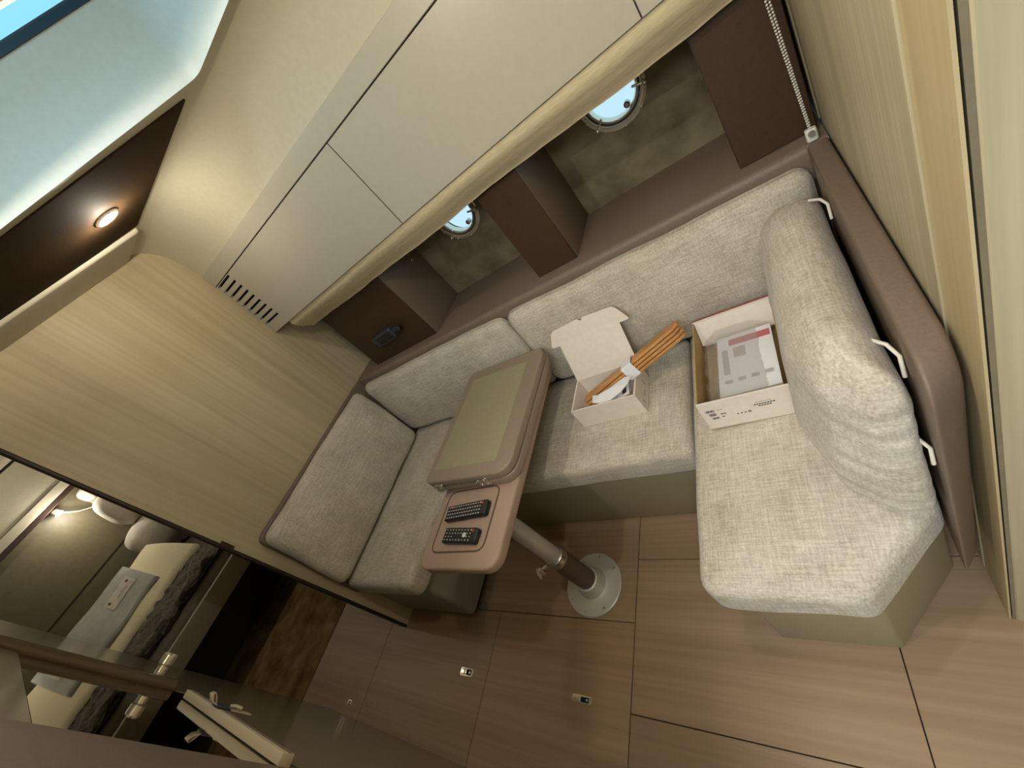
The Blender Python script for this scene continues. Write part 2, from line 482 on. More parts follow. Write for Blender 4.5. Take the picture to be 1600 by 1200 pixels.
# ---- portholes
for i, (cx, cz) in enumerate(ports):
    P = thing('window_%d' % (i + 1), 'round chrome porthole in the suede lining, %s' % ('by the speaker locker' if i == 0 else 'by the blind chain'), None, (cx, YH, cz - .12))
    P['kind'] = 'structure'
    obj('porthole_ring', lathe((cx, YH, cz), (0, -1, 0), [(PR - .006, -.05), (PR - .006, .006), (PR - .002, .013), (PR + .003, .013), (PR + .006, .005), (PR + .016, .006), (PR + .021, 0), (PR + .021, -.004)], 56), 'chrome', P, smooth=40)
    obj('sash_ring', lathe((cx, YH, cz), (0, -1, 0), [(PR - .021, -.03), (PR - .021, -.002), (PR - .017, .006), (PR - .010, .006), (PR - .008, -.02)], 56), 'chrome', P, smooth=40)
    obj('gasket', lathe((cx, YH, cz), (0, -1, 0), [(PR - .0095, .0), (PR - .009, .007), (PR - .007, .007), (PR - .0062, .0)], 56), 'black_frame', P)
    obj('pane', lathe((cx, YH + .02, cz), (0, -1, 0), [(0, 0), (PR - .012, 0), (PR - .012, .006), (0, .006)], 40), 'porthole_glass', P)
    for k in range(10):
        a = math.radians(18 + 36 * k)
        obj('screw_head', lathe((cx + (PR + .014) * math.cos(a), YH - .006, cz + (PR + .014) * math.sin(a)), (0, -1, 0), [(.006, 0), (.006, .002), (.003, .005), (0, .0055)], 10), 'chrome', P, smooth=50)
    for a in (-18, -140, 60):
        a = math.radians(a); c, s = math.cos(a), math.sin(a)
        b = tube([(cx + (PR + .016) * c, YH - .016, cz + (PR + .016) * s), (cx + (PR - .03) * c, YH - .02, cz + (PR - .03) * s)], [.007, .004], 8)
        obj('dog_lever', b, 'chrome', P, smooth=50)
        obj('dog_bolt', lathe((cx + (PR + .012) * c, YH - .004, cz + (PR + .012) * s), (0, -1, 0), [(.009, 0), (.009, .018), (.005, .023), (0, .024)], 12), 'chrome', P, smooth=50)
    a = math.radians(-62)
    obj('hinge_stop', lathe((cx + (PR - .034) * math.cos(a), YH - .0, cz + (PR - .034) * math.sin(a)), (0, -1, 0), [(.011, -.01), (.011, .012), (.006, .016), (.004, .010), (0, .010)], 16), 'brushed_steel', P, smooth=40)

# ---- near wall (galley side) with mirror
YN = -.15
nw = tag(obj('wall_near', bx(-2.65, -1.74, YN - .06, YN, 0, ZC), 'near_wall_grey'), 'grey lacquered wall beside the doorway', kind='structure')
obj('cabinet_front', bx(-1.74, -.95, YN - .06, YN, 0, 1.02), 'near_wall_grey', nw)
obj('upper_panel', bx(-1.74, -.95, YN - .06, YN + .002, 1.445, 2.045, .002, 1), 'near_wall_grey', nw)
mr = tag(obj('mirror_panel', bx(-1.72, -.951, YN - .055, YN - .001, 1.03, 1.443), 'mirror'), 'mirror glass panel above the small ledge', 'mirror')
bd = tag(obj('trim_1', tube([(-1.735, YN + .008, 1.07), (-1.735, YN + .008, 1.5), (-1.735, YN + .008, ZC)], .017, 16), 'bronze_bead', smooth=60), 'round bronze brown corner bead beside the mirror', kind='structure')
bp = tag(obj('wall_foreground', bx(-.95, -.35, YN - .03, YN + .004, 0, 1.51, .012, 3), 'near_panel_brown', smooth=40), 'mauve brown padded panel in the foreground corner', kind='structure')

# ---- rear and side shell around the viewer (out of frame)
tag(obj('wall_rear', bx(-2.65, 1.45, -1.75, -1.70, 0, 2.2), 'ceiling_vinyl'), 'cream rear wall', kind='structure')
tag(obj('wall_side', bx(1.40, 1.45, -1.70, .56, 0, 2.2), 'right_wood'), 'pale wood side wall', kind='structure')
tag(obj('wall_outer', bx(.17, 1.4, .56, .60, 0, 2.2), 'right_wood'), 'pale wood wall', kind='structure')

# ---- aft cabin shell
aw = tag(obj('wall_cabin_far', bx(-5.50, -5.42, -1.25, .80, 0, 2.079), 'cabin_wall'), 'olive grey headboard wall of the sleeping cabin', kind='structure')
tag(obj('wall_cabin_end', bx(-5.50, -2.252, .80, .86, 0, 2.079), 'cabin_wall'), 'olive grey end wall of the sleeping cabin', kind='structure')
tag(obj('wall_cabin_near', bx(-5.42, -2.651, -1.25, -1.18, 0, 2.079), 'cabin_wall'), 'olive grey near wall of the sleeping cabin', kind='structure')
tag(obj('ceiling_cabin', bx(-5.5, -2.21, -1.75, 1.15, 2.08, 2.12), 'cabin_light_wall'), 'pale ceiling of the sleeping cabin', kind='structure')
obj('wall_return', bx(-2.65, -2.60, -1.7, -.212, 0, 2.07), 'near_wall_grey', nw)

# ================================================================== THINGS
# ---- overhead locker
YF = 1.275
lk = thing('overhead_locker', 'grey lacquered overhead locker with flush doors and vent slots above the sofa', 'locker', (-1.0, YF, 1.455))
obj('carcass', bx(XL + .002, 1.38, YF + .020, YH - .004, 1.456, 1.80), 'black_gap', lk)
obj('fascia', bx(XL + .002, 1.38, YF, YF + .06, 1.7835, 1.85, .0015, 1), 'locker_lacquer', lk)
obj('underside', bx(XL + .002, 1.38, YF + .02, YH - .004, 1.452, 1.458), 'locker_lacquer', lk)
obj('vent_panel_end', bx(XL + .002, XL + .012, YF, YF + .018, 1.455, 1.7795), 'locker_lacquer', lk)
doors = [(-2.045, -1.062), (-1.058, -.137), (-.133, .80), (.804, 1.38)]
for (x0, x1) in doors:
    obj('door', bx(x0, x1, YF, YF + .018, 1.455, 1.7790), 'locker_lacquer', lk)
for xs_ in (-1.06, -.135, .802):
    obj('door_seam', bx(xs_ - .0014, xs_ + .0014, YF - .0002, YF + .019, 1.456, 1.779), 'dark_seal', lk)
# vent grille: bars and slots between the bulkhead and the first door
zs0, zs1, ns = 1.770, 1.515, 9
pitch = (zs0 - zs1) / (ns - 1); sw = .0105
edges = [1.7795] + [e for k in range(ns) for e in (zs0 - k * pitch + sw / 2, zs0 - k * pitch - sw / 2)] + [1.455]
for k in range(0, len(edges), 2):
    if edges[k] - edges[k + 1] > .001:
        obj('vent_bar', bx(XL + .012, -2.045, YF, YF + .018, edges[k + 1], edges[k]), 'locker_lacquer', lk)

# ---- roman blind gathered under the locker
prof = [(1.288, 1.452), (1.285, 1.436), (1.291, 1.420), (1.303, 1.404), (1.312, 1.398), (1.320, 1.384), (1.338, 1.376), (1.345, 1.364), (1.356, 1.358), (1.360, 1.350), (1.366, 1.349), (1.368, 1.356), (1.362, 1.366), (1.366, 1.40), (1.362, 1.452)]
def wob(x, y, z):
    k = (1.452 - z) / .1
    return (.006 * k * noise.noise(Vector((x * 3, z * 9, 0))), .012 * k * noise.noise(Vector((x * 2.2, 5.0, 0))) + .004 * k * noise.noise(Vector((x * 9, z * 20, 3))))
rb = thing('roman_blind', 'cream fabric blind gathered in folds under the overhead locker', 'blind', (-1.0, 1.33, 1.35))
obj('folded_fabric', sweep_x(prof, -2.06, .075, 90, wob=wob), 'blind_fabric', rb, smooth=50)
obj('hem_bar', sweep_x([(1.372, 1.362), (1.372, 1.372), (1.380, 1.372), (1.380, 1.362)], -2.045, .07, 40, wob=lambda x, y, z: (0, .010 * noise.noise(Vector((x * 2.2, 5.0, 0))))), 'strap_white', rb)

# ---- bead chain
ch = thing('bead_chain', 'white bead chain of the blind hanging beside the right bulkhead', 'chain', (.093, 1.345, .98))
cb_ = bmesh.new()
import itertools
for s in (0, 1):
    for k in range(66):
        z = 1.46 - k * .0072
        t = k / 65
        p = Vector((.080 + .012 * t + (.006 if s else -.002) * (1 - .6 * t), 1.345 + s * .004, z))
        bmesh.ops.create_icosphere(cb_, subdivisions=1, radius=.0031, matrix=Matrix.Translation(p))
beads = obj('beads', cb_, 'white_plastic', ch, smooth=60); beads['kind'] = 'stuff'
obj('tension_bracket', prism(roundpoly(rect(.080, .106, 1.338, 1.358), .007), .957, .990, .004, .004), 'white_plastic', ch, smooth=40)
obj('pulley', lathe((.093, 1.337, .980), (0, -1, 0), [(0, 0), (.008, 0), (.006, .003), (.008, .006), (0, .006)], 16), 'brushed_steel', ch, smooth=40)

# ---- shelf dividers (upholstered lockers)
for (x0, x1, lab) in ((-2.03, -1.49, 'wide brown upholstered locker on the shelf with a black intercom on its front'),
                      (-.835, -.65, 'narrow brown upholstered divider standing between the two portholes'),
                      (-.08, .113, 'brown upholstered divider on the shelf beside the bead chain')):
    d = thing('shelf_divider', lab, 'divider', ((x0 + x1) / 2, 1.40, .956))
    obj('body', bx(x0, x1, 1.404, YH - .002, .956, 1.45, .004, 2), 'brown_leatherette', d, smooth=40)
    obj('front_panel', bx(x0 + .001, x1 - .001, 1.398, 1.4045, .958, 1.45, .002, 1), 'divider_brown', d, smooth=40)

# ---- intercom on the left locker
ic = thing('intercom', 'black handheld intercom clipped to the front of the wide brown locker', 'intercom', (-1.75, 1.397, 1.04))
def tilt(cx, cz, ang, y):
    c, s = math.cos(ang), math.sin(ang)
    return lambda a, b, w: (cx + a * c - b * s, y - w, cz + a * s + b * c)
f = tilt(-1.755, 1.085, math.radians(2), 1.3975)
obj('body', prism(roundpoly(rect(-.095, .075, -.034, .034), .018), 0, .035, 0, .012, fmap=f), 'charcoal_plastic', ic, smooth=40)
obj('face_plate', prism(roundpoly(rect(-.055, .060, -.022, .022), .01), .035, .038, 0, .002, fmap=f), 'dim_black', ic, smooth=40)
obj('cable_boss', prism(roundpoly(rect(.07, .115, -.010, .016), .012), 0, .022, 0, .008, fmap=f), 'charcoal_plastic', ic, smooth=40)
obj('knob', lathe((-1.63, 1.377, 1.09), (0, -1, 0), [(.016, -.01), (.016, .010), (.010, .015), (0, .015)], 18), 'dim_black', ic, smooth=40)

# ---- shelf ledge + side panels framing the sofa
sf = thing('shelf_ledge', 'mauve brown upholstered ledge running behind the sofa under the portholes', 'ledge', (-1.0, 1.37, .5))
obj('ledge', sweep_x([(1.332, .86), (1.332, .935), (1.335, .946), (1.342, .953), (1.352, .956), (YH - .002, .956), (YH - .002, .92), (1.36, .92), (1.36, .86)], XL + .002, XR - .004), 'brown_leatherette', sf, smooth=50)
obj('back_board', bx(XL + .04, .07, 1.338, 1.36, .50, .862), 'brown_leatherette', sf)
fy = lambda a, b, w: (w, a, b)
fyr = lambda a, b, w: (.0745 + (w - .0745) * (1 - .3 * max(0, min(1, (.8 - b) / .5))), a + .05 * max(0, (w - .0745) / .048) * max(0, min(1, (.9 - a) / .3)), b)
sr = thing('end_panel', 'tall mauve brown end panel with a rounded corner beside the bolster', 'panel', (.098, .9, .27))
obj('padded_board', prism(roundpoly([(.495, .27), (1.331, .27), (1.331, .957), (.485, .957)], [.02, .0, .0, .075], 8), .0745, .1225, .008, .010, fmap=fyr), 'brown_leatherette', sr, smooth=50)
sl_ = thing('end_panel', 'thin mauve brown edge panel behind the back cushion on the wood bulkhead', 'panel', (XL + .018, .85, .38))
obj('padded_board', prism(roundpoly([(.34, .38), (1.33, .38), (1.33, .957), (.36, .957)], [.01, 0, 0, .04], 6), XL + .002, XL + .034, .004, .006, fmap=fy), 'brown_leatherette', sl_, smooth=50)

# ---- seat bases
def toe(b_x0, b_x1, b_y0, b_y1): return bx(b_x0, b_x1, b_y0, b_y1, 0, .05)
sb = thing('seat_locker', 'grey vinyl covered seat base along the left bulkhead, with a dark toe recess', 'seat locker', (-1.9, .8, 0))
obj('body', prism(roundpoly([(XL + .003, .375), (-1.665, .375), (-1.665, 1.33), (XL + .003, 1.33)], [0, .03, .0, 0]), .035, .375, .006, .006), 'left_base_vinyl', sb, smooth=45)
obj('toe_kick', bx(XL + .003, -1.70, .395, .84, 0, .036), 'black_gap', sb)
obj('front_seam', bx(-1.667, -1.6640, .40, .82, .352, .356), 'ledge_white', sb)
sb = thing('seat_locker', 'beige vinyl seat base behind the table pedestal, under the hull side seat', 'seat locker', (-1.0, 1.0, 0))
obj('body', bx(-1.66, -.37, .826, 1.33, .004, .365, .004, 2), 'seat_base_vinyl', sb, smooth=45)
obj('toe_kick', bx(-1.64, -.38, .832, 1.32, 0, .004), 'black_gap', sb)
sb = thing('seat_locker', 'beige vinyl seat base with a chamfered corner under the right hand seat', 'seat locker', (-.15, .8, 0))
obj('body', prism(roundpoly([(-.368, .405), (-.088, .405), (.07, .615), (.07, 1.33), (-.368, 1.33)], [.01, .02, .02, 0, 0]), .004, .365, .003, .004), 'seat_base_vinyl', sb, smooth=45)
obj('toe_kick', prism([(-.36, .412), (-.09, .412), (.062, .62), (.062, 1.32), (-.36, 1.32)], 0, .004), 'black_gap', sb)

# ---- cushions
def soft(amp, freq, seed):
    return lambda co: noise.noise_vector(co * freq + Vector((seed, seed * 2, 0))) * amp
def seat(poly, r, lab, seed, z0=.367, z1=.485):
    t = thing('seat_cushion', lab, 'cushion', (sum(p[0] for p in poly) / len(poly), sum(p[1] for p in poly) / len(poly), z0), 'linen sofa cushions')
    P = densify(roundpoly(poly, r, 6), .05)
    obj('cover', prism(P, z0, z1, .02, .034, crown=.014, seg=6, disp=soft(.004, 7, seed), caprings=8), 'linen', t, smooth=70)
    return t
seat([(-2.165, .342), (-1.63, .342), (-1.63, 1.325), (-2.165, 1.325)], [.03, .05, .02, .02], 'linen seat cushion along the left bulkhead, half hidden by the table', 1, .377, .487)
t = seat([(-1.622, .782), (-.437, .782), (-.437, 1.325), (-1.622, 1.325)], [.02, .035, .02, .02], 'long linen seat cushion on the hull side carrying the small open box', 2)
t = seat([(-.430, .362), (-.095, .362), (.068, .560), (.068, 1.325), (-.430, 1.325)], [.06, .05, .05, .02, .02], 'linen seat cushion with a cut corner under the large carton', 3)

def back(x0, x1, z0, z1, y_front, y_back, lab, seed):
    t = thing('back_cushion', lab, 'cushion', ((x0 + x1) / 2, y_back, z0), 'linen sofa cushions')
    P = densify(roundpoly(rect(x0, x1, z0, z1), .05, 6), .05)
    zm = (z0 + z1) / 2
    def fm(a, b, w):
        return (a, y_back - w - .012 * (1 - (b - z0) / (z1 - z0)), b)
    obj('cover', prism(P, 0, y_back - y_front, .03, .045, crown=.016, seg=7, fmap=fm, disp=soft(.006, 6, seed), caprings=8), 'linen', t, smooth=70)
back(-2.165, -1.035, .497, .926, 1.272, 1.330, 'plump linen back cushion in the left corner under the wide brown locker', 11)
back(-1.03, .066, .497, .926, 1.272, 1.330, 'long linen back cushion behind the two open boxes', 12)
# left backrest
t = thing('back_cushion', 'linen back cushion leaning on the wood bulkhead by the doorway', 'cushion', (-2.14, .77, .495), 'linen sofa cushions')
P = densify(roundpoly([(.335, .497), (1.245, .497), (1.245, .952), (.362, .952)], .05, 6), .05)
obj('cover', prism(P, 0, .072, .03, .045, crown=.018, seg=7, fmap=lambda a, b, w: (XL + .036 + w + .022 * (1 - (b - .495) / .46), a, b), disp=soft(.006, 6, 13), caprings=8), 'linen', t, smooth=70)

# ---- right bolster with creased front end
t = thing('bolster_cushion', 'thick linen bolster with a creased front end against the right bulkhead', 'cushion', (-.03, .9, .497), 'linen sofa cushions')
poly = roundpoly([(-.125, 1.225), (-.128, .74), (-.075, .580), (.0, .520), (.062, .520), (.062, 1.225)], [.06, .12, .07, .05, .04, .04], 8)
P = densify(poly, .02)
def crease(co):
    m = max(0.0, min(1.0, (.80 - co.y) / .16))
    a = noise.noise(Vector((co.x * 9, co.y * 5, 3)))
    k = m * .0038 * math.sin(co.z * 128 + a * 7 + (co.x - co.y) * 10) * (1 if co.z < .86 else .2) * (.5 + noise.noise(Vector((co.x * 14, co.y * 9, co.z * 16))))
    nz = noise.noise_vector(co * 6 + Vector((4, 4, 4))) * .007
    d = Vector((-.55, -.8, 0)) * k
    if co.z > .86 and co.y < .72:
        d.z += .0035 * math.sin((co.y * 60) + a * 4) * m
    return nz + d
def fmb(a, b, w):
    k = max(0.0, (w - .62) / .30)
    x = a + (.066 - a) * .26 * k
    return (x, b + max(0, .68 - b) * .25 * k, w)
pb = bmesh.new()
ringz = []
def bolster():
    b = bmesh.new(); rows = []
    cx, cy, hx, hy = -.03, .872, .098, .355
    prof_ = []
    zb, ztop, r0, r1 = .497, .925, .05, .090
    for k in range(8):
        a = math.pi / 2 * k / 7; prof_.append((zb + r0 * (1 - math.cos(a)), r0 * (1 - math.sin(a))))
    nz = 34
    for k in range(1, nz): prof_.append((zb + r0 + (ztop - r1 - zb - r0) * k / nz, 0))
    for k in range(10):
        a = math.pi / 2 * k / 9; prof_.append((ztop - r1 * (1 - math.sin(a)), r1 * (1 - math.cos(a))))
    prof_.append((ztop + .001, .0945))
    for z, ins in prof_:
        row = []
        for p in P:
            uu = cx + (p.x - cx) * max(.03, 1 - ins / hx); vv = cy + (p.y - cy) * max(.03, 1 - ins / hy)
            co = Vector(fmb(uu, vv, z)); row.append(b.verts.new(co + crease(co)))
        rows.append(row)
    n = len(P)
    for a, c in zip(rows, rows[1:]):
        for i in range(n): b.faces.new((a[i], a[(i + 1) % n], c[(i + 1) % n], c[i]))
    b.faces.new(list(reversed(rows[0]))); b.faces.new(rows[-1])
    return b
obj('cover', bolster(), 'linen', t, smooth=80)
pb.free()
def strap(y, z, s):
    b = bmesh.new()
    pts = [(.040, y + .030 * s, z + .012), (.060, y + .010 * s, z + .014), (.070, y - .008 * s, z + .004), (.068, y - .022 * s, z - .030)]
    tube(pts, .0035, 8, bm=b)
    obj('hook_strap', b, 'strap_white', t, smooth=60)
strap(1.13, .895, 1.0); strap(.63, .880, 1.3); strap(.545, .72, .8)

# ---- pedestal table
tb = thing('pedestal_table', 'folded beige table on a brushed steel pedestal with a tray end', 'table', (-1.043, .543, 0))
LX, LY = -1.043, .543
fp = obj('floor_plate', lathe((LX, LY, 0), (0, 0, 1), [(0, 0.0005), (.130, .0005), (.131, .006), (.126, .010), (.082, .012), (.066, .017), (.058, .030), (.052, .055), (.050, .062), (.046, .064), (0, .064)], 56), 'aluminium', tb, smooth=35)
for a in (35, 125, 215, 305, 80, 260):
    a = math.radians(a)
    obj('plate_screw', lathe((LX + .112 * math.cos(a), LY + .112 * math.sin(a), .0102), (0, 0, 1), [(.006, 0), (.005, .002), (0, .0024)], 10), 'brushed_steel', fp, smooth=40)
obj('lower_sleeve', lathe((LX, LY, 0), (0, 0, 1), [(.043, .06), (.043, .275), (.040, .278)], 40), 'sleeve_brown', tb, smooth=40)
obj('pedestal_tube', lathe((LX, LY, 0), (0, 0, 1), [(.034, .26), (.034, .66)], 40), 'aluminium', tb, smooth=40)
cl = obj('clamp_collar', lathe((LX, LY, 0), (0, 0, 1), [(.036, .268), (.046, .272), (.046, .288), (.041, .296), (.041, .302), (.036, .306), (.034, .306)], 40), 'brushed_steel', tb, smooth=40)
obj('clamp_bolt', tube([(LX - .035, LY - .03, .284), (LX - .072, LY - .062, .284)], .007, 10), 'chrome', cl, smooth=60)
obj('clamp_lever', tube([(LX - .055, LY - .080, .276), (LX - .070, LY - .062, .284), (LX - .088, LY - .042, .276)], .006, 10), 'chrome', cl, smooth=60)
obj('clamp_wingnut', lathe((LX - .060, LY - .052, .266), (0, 0, 1), [(0, 0), (.012, 0), (.014, .012), (.008, .03), (0, .03)], 14), 'brushed_steel', cl, smooth=50)
obj('support_head', bx(-1.20, -.96, .46, .80, .645, .662, .006, 2), 'sleeve_brown', tb, smooth=40)
# tray
tx0, tx1, ty0, ty1 = -1.300, -.928, .338, .665
tr = obj('tray', prism(roundpoly(rect(tx0, tx1, ty0, 1.19), [.05, .06, .03, .03], 8), .660, .700, .008, .010), 'tray_vinyl', tb, smooth=40)
obj('tray_well_rim', ring([Vector(p) for p in rect(-1.262, -.998, .392, .628)], [Vector(p) for p in rect(-1.256, -1.004, .398, .622)], .6995, .7015), 'sleeve_brown', tr)
obj('tray_mat', prism(roundpoly(rect(-1.256, -1.004, .398, .622), .012), .6990, .7008), 'tray_vinyl', tr)
# two folded leaves
for (z0, z1) in ((.7005, .7345), (.7365, .7700)):
    nm = 'lower_leaf' if z0 < .72 else 'upper_leaf'
    lf = obj(nm, prism(roundpoly([(-1.362, .640), (-.912, .622), (-.905, 1.212), (-1.345, 1.225)], [.035, .075, .05, .04], 8), z0, z1, .006, .008), 'table_vinyl', tb, smooth=40)
obj('inlay', prism(roundpoly([(-1.322, .690), (-.985, .678), (-.975, 1.150), (-1.300, 1.165)], .012), .7695, .7712, 0, .0008), 'table_inlay', lf, smooth=30)
for hx_ in (-1.285, -1.055):
    hg = obj('hinge', bx(hx_ - .025, hx_ + .025, .622, .636, .716, .756, .003, 1), 'brushed_steel', tb, smooth=30)
    for dx in (-.014, .014):
        for z in (.724, .748):
            obj('hinge_screw', lathe((hx_ + dx, .622, z), (0, -1, 0), [(.0045, 0), (.004, .002), (0, .0025)], 8), 'chrome', hg, smooth=40)
obj('hinge_bar', bx(-1.255, -1.085, .6225, .634, .730, .741, .002, 1), 'brushed_steel', tb)

# ---- remotes on the tray
def remote(cx, cy, L, W, ang, lab, rows, cols, style):
    t = thing('remote_control', lab, 'remote', (cx, cy, .7012), 'remotes on the table tray')
    c, s = math.cos(ang), math.sin(ang)
    fm = lambda a, b, w: (cx + a * c - b * s, cy + a * s + b * c, .7012 + w)
    obj('body', prism(roundpoly(rect(-L / 2, L / 2, -W / 2, W / 2), .010), 0, .019, .004, .004, fmap=fm), 'black_plastic', t, smooth=40)
    bb = bmesh.new()
    for i in range(rows):
        for j in range(cols):
            a = -L / 2 + .018 + (L - .050) * i / (rows - 1); b = -W / 2 + .009 + (W - .018) * j / (cols - 1)
            if style and .3 < i / rows < .75 and j in (1,): continue
            h = .0017 if (i + j) % 3 else .0012
            w_ = .0026 if style == 0 else .0019
            prism(rect(a - w_, a + w_, b - h, b + h), .019, .0204, fmap=fm, bm=bb)
    q = obj('buttons', bb, 'button_white', t); q['kind'] = 'stuff'
    if style:
        obj('navigation_pad', prism(roundpoly(rect(.018, .034, -.008, .008), .007), .019, .0206, fmap=fm), 'button_white', t)
    obj('power_button', prism(roundpoly(rect(L / 2 - .026, L / 2 - .018, W / 2 - .015, W / 2 - .007), .003), .019, .021, fmap=fm), 'button_red', t)
    obj('print_strip', prism(rect(-L / 2 + .004, -L / 2 + .007, -W / 2 + .006, W / 2 - .006), .019, .0193, fmap=fm), 'print_grey', t)
    if not style:
        bb = bmesh.new()
        for i in range(3):
            prism(rect(-L / 2 + .022 + i * .009, -L / 2 + .027 + i * .009, W / 2 - .008, W / 2 - .005), .019, .0206, fmap=fm, bm=bb)
        obj('colour_keys', bb, 'button_red', t)
remote(-1.122, .532, .205, .056, math.radians(3), 'longer black remote with rows of white buttons, nearer the folded table', 14, 4, 0)
remote(-1.112, .443, .170, .052, math.radians(-3), 'shorter black remote with a round pad at the tray edge', 9, 4, 1)

# ---- small open white box with teak slats
bxt = thing('small_box', 'open white card box with raised lid on the long seat cushion', 'box', (-.70, 1.05, .500))
zb = .4995
bx0, bx1, by0, by1, bz = -.840, -.575, .968, 1.135, .600
obj('bottom', bx(bx0, bx1, by0, by1, zb, zb + .003), 'white_card', bxt)
obj('front_wall', bx(bx0, bx1, by0, by0 + .006, zb + .0032, bz), 'white_card', bxt)
obj('back_wall', bx(bx0, bx1, by1 - .003, by1, zb + .0032, bz), 'white_card', bxt)
obj('side_wall', bx(bx0, bx0 + .006, by0 + .0062, by1 - .0032, zb + .0032, bz - .0004), 'white_card', bxt)
sw_ = obj('side_wall', bx(bx1 - .006, bx1, by0 + .0062, by1 - .0032, zb + .0032, bz - .0004), 'white_card', bxt)
for (y0, y1, z0, z1) in ((1.02, 1.05, .525, .535), (1.07, 1.078, .53, .56), (.99, 1.0, .52, .54)):
    obj('printed_mark', bx(bx1, bx1 + .0006, y0, y1, z0, z1), 'print_grey', sw_)
def lid_pt(a, t, d=0):   # a across, t along lid from hinge
    return Vector((a, by1 + .42 * t + d * .9, bz + .905 * t - d * .42))
lid = slab([lid_pt(bx0, 0), lid_pt(bx1, 0), lid_pt(bx1, .172), lid_pt(bx0, .172)], (0, .9, -.42), .003)
ld = obj('lid', lid, 'white_card', bxt)
top = lid_pt(0, .172)
def flap_pt(a, t): return Vector((a, top.y + .30 * t * 1.0, top.z + .95 * t))
tp = roundpoly([(bx0 - .040, -.012), (bx0 + .004, -.014), (bx0 + .01, 0), (bx1 - .01, 0), (bx1 - .004, -.014), (bx1 + .040, -.012), (bx1 + .006, .055), ((bx0 + bx1) / 2 + .012, .062), ((bx0 + bx1) / 2, .050), ((bx0 + bx1) / 2 - .012, .062), (bx0 - .006, .055)], [.006, .01, .002, .002, .01, .006, .035, .004, .004, .004, .035], 5)
obj('tuck_flap', slab([flap_pt(p.x, p.y) for p in tp], (0, .95, -.30), .0025), 'white_card', bxt)
lf1 = tag(obj('leaflet', slab([(-.80, .985, .560), (-.63, .99, .566), (-.625, 1.06, .572), (-.795, 1.05, .566)], (0, 0, 1), .002), 'paper_white'), 'folded white leaflet lying inside the small open box', 'leaflet')
obj('printed_mark', slab([(-.79, .992, .5625), (-.765, .993, .5635), (-.763, 1.012, .565), (-.788, 1.011, .564)], (0, 0, 1), .0007), 'leaflet_blue', lf1)
for k in range(3):
    y = .997 + k * .009
    obj('printed_line', slab([(-.745, y, .5650 + k * .0007), (-.69, y + .002, .567 + k * .0007), (-.69, y + .005, .5673 + k * .0007), (-.745, y + .003, .5653 + k * .0007)], (0, 0, 1), .0006), 'print_dark', lf1)
lf2 = tag(obj('plastic_label', slab([(-.650, .985, .578), (-.600, .99, .592), (-.600, 1.07, .612), (-.650, 1.06, .596)], (0, 0, 1), .002), 'paper_white'), 'white printed tag standing in the right end of the small box', 'tag')
obj('printed_mark', slab([(-.630, .998, .5850), (-.612, 1.0, .590), (-.612, 1.03, .5985), (-.630, 1.026, .5930)], (0, 0, 1), .0035), 'print_dark', lf2)

# teak slats: bundle leaning out of the box
A = Vector((-.780, 1.010, .545)); B = Vector((-.372, 1.128, .655))
dirv = (B - A).normalized(); side = dirv.cross(Vector((0, 0, 1))).normalized(); nrm = side.cross(dirv).normalized()
# lay the stack on edge so that their broad faces look up and to the near side
ang = math.radians(17)
wv = (side * math.cos(ang) + nrm * math.sin(ang)); nv = (nrm * math.cos(ang) - side * math.sin(ang))
Ls = (B - A).length
slat_names = ['lowest teak slat of the tied bundle in the small box', 'second lowest teak slat of the tied bundle in the small box', 'second highest teak slat of the tied bundle in the small box', 'topmost teak slat of the tied bundle in the small box']
for k in range(4):
    hw = .024; n_ = .0105
    off = nv * (k * (n_ + .0030)) - wv * (k * .002)
    fm = lambda a, b, w, off=off: tuple(A + dirv * a + wv * b + nv * w + off)
    sh = .006 * (k % 2)
    s_ = obj('teak_slat', prism(roundpoly([(0 + sh, -hw), (Ls - .022 + sh, -hw), (Ls + sh, -hw + .014), (Ls + sh, hw - .014), (Ls - .022 + sh, hw), (0 + sh, hw)], .006), 0, n_, .002, .003, fmap=fm), 'teak', smooth=35)
    tag(s_, slat_names[k], 'slat', 'teak slats in the small box')
def wrap(a0, a1, w0, w1, n0, n1, th):
    fm = lambda a, b, w: tuple(A + dirv * w + wv * a + nv * b)
    b = bmesh.new(); O = roundpoly(rect(w0, w1, n0, n1), .006, 4); I = roundpoly(rect(w0 + th, w1 - th, n0 + th, n1 - th), .005, 4)
    rws = [[b.verts.new(fm(p.x, p.y, aa)) for p in L] for aa in (a0, a1) for L in (O, I)]
    n = len(O)
    for i in range(n):
        j = (i + 1) % n
        b.faces.new((rws[0][i], rws[0][j], rws[2][j], rws[2][i])); b.faces.new((rws[1][i], rws[3][i], rws[3][j], rws[1][j]))
        b.faces.new((rws[0][i], rws[1][i], rws[1][j], rws[0][j])); b.faces.new((rws[2][i], rws[2][j], rws[3][j], rws[3][i]))
    return b
pw = tag(obj('paper_band', wrap(.200, .245, -.0345, .0265, -.002, .056, .0015), 'paper_white'), 'white paper band wrapped round the teak slats', 'paper band')
sp = [Vector((-.745, .985, .600)), Vector((-.715, .975, .598)), Vector((-.67, .975, .600)), Vector((-.62, .985, .615)), Vector((-.585, 1.0, .632)), Vector((-.570, 1.02, .640)), Vector((-.60, 1.035, .632)), Vector((-.66, 1.005, .628)), Vector((-.71, .995, .622)), Vector((-.735, 1.003, .618))]
tag(obj('crumpled_paper', slab(sp, (.1, -.35, 1), .004), 'paper_white'), 'crumpled white paper slip hanging over the slats in the small box', 'paper')

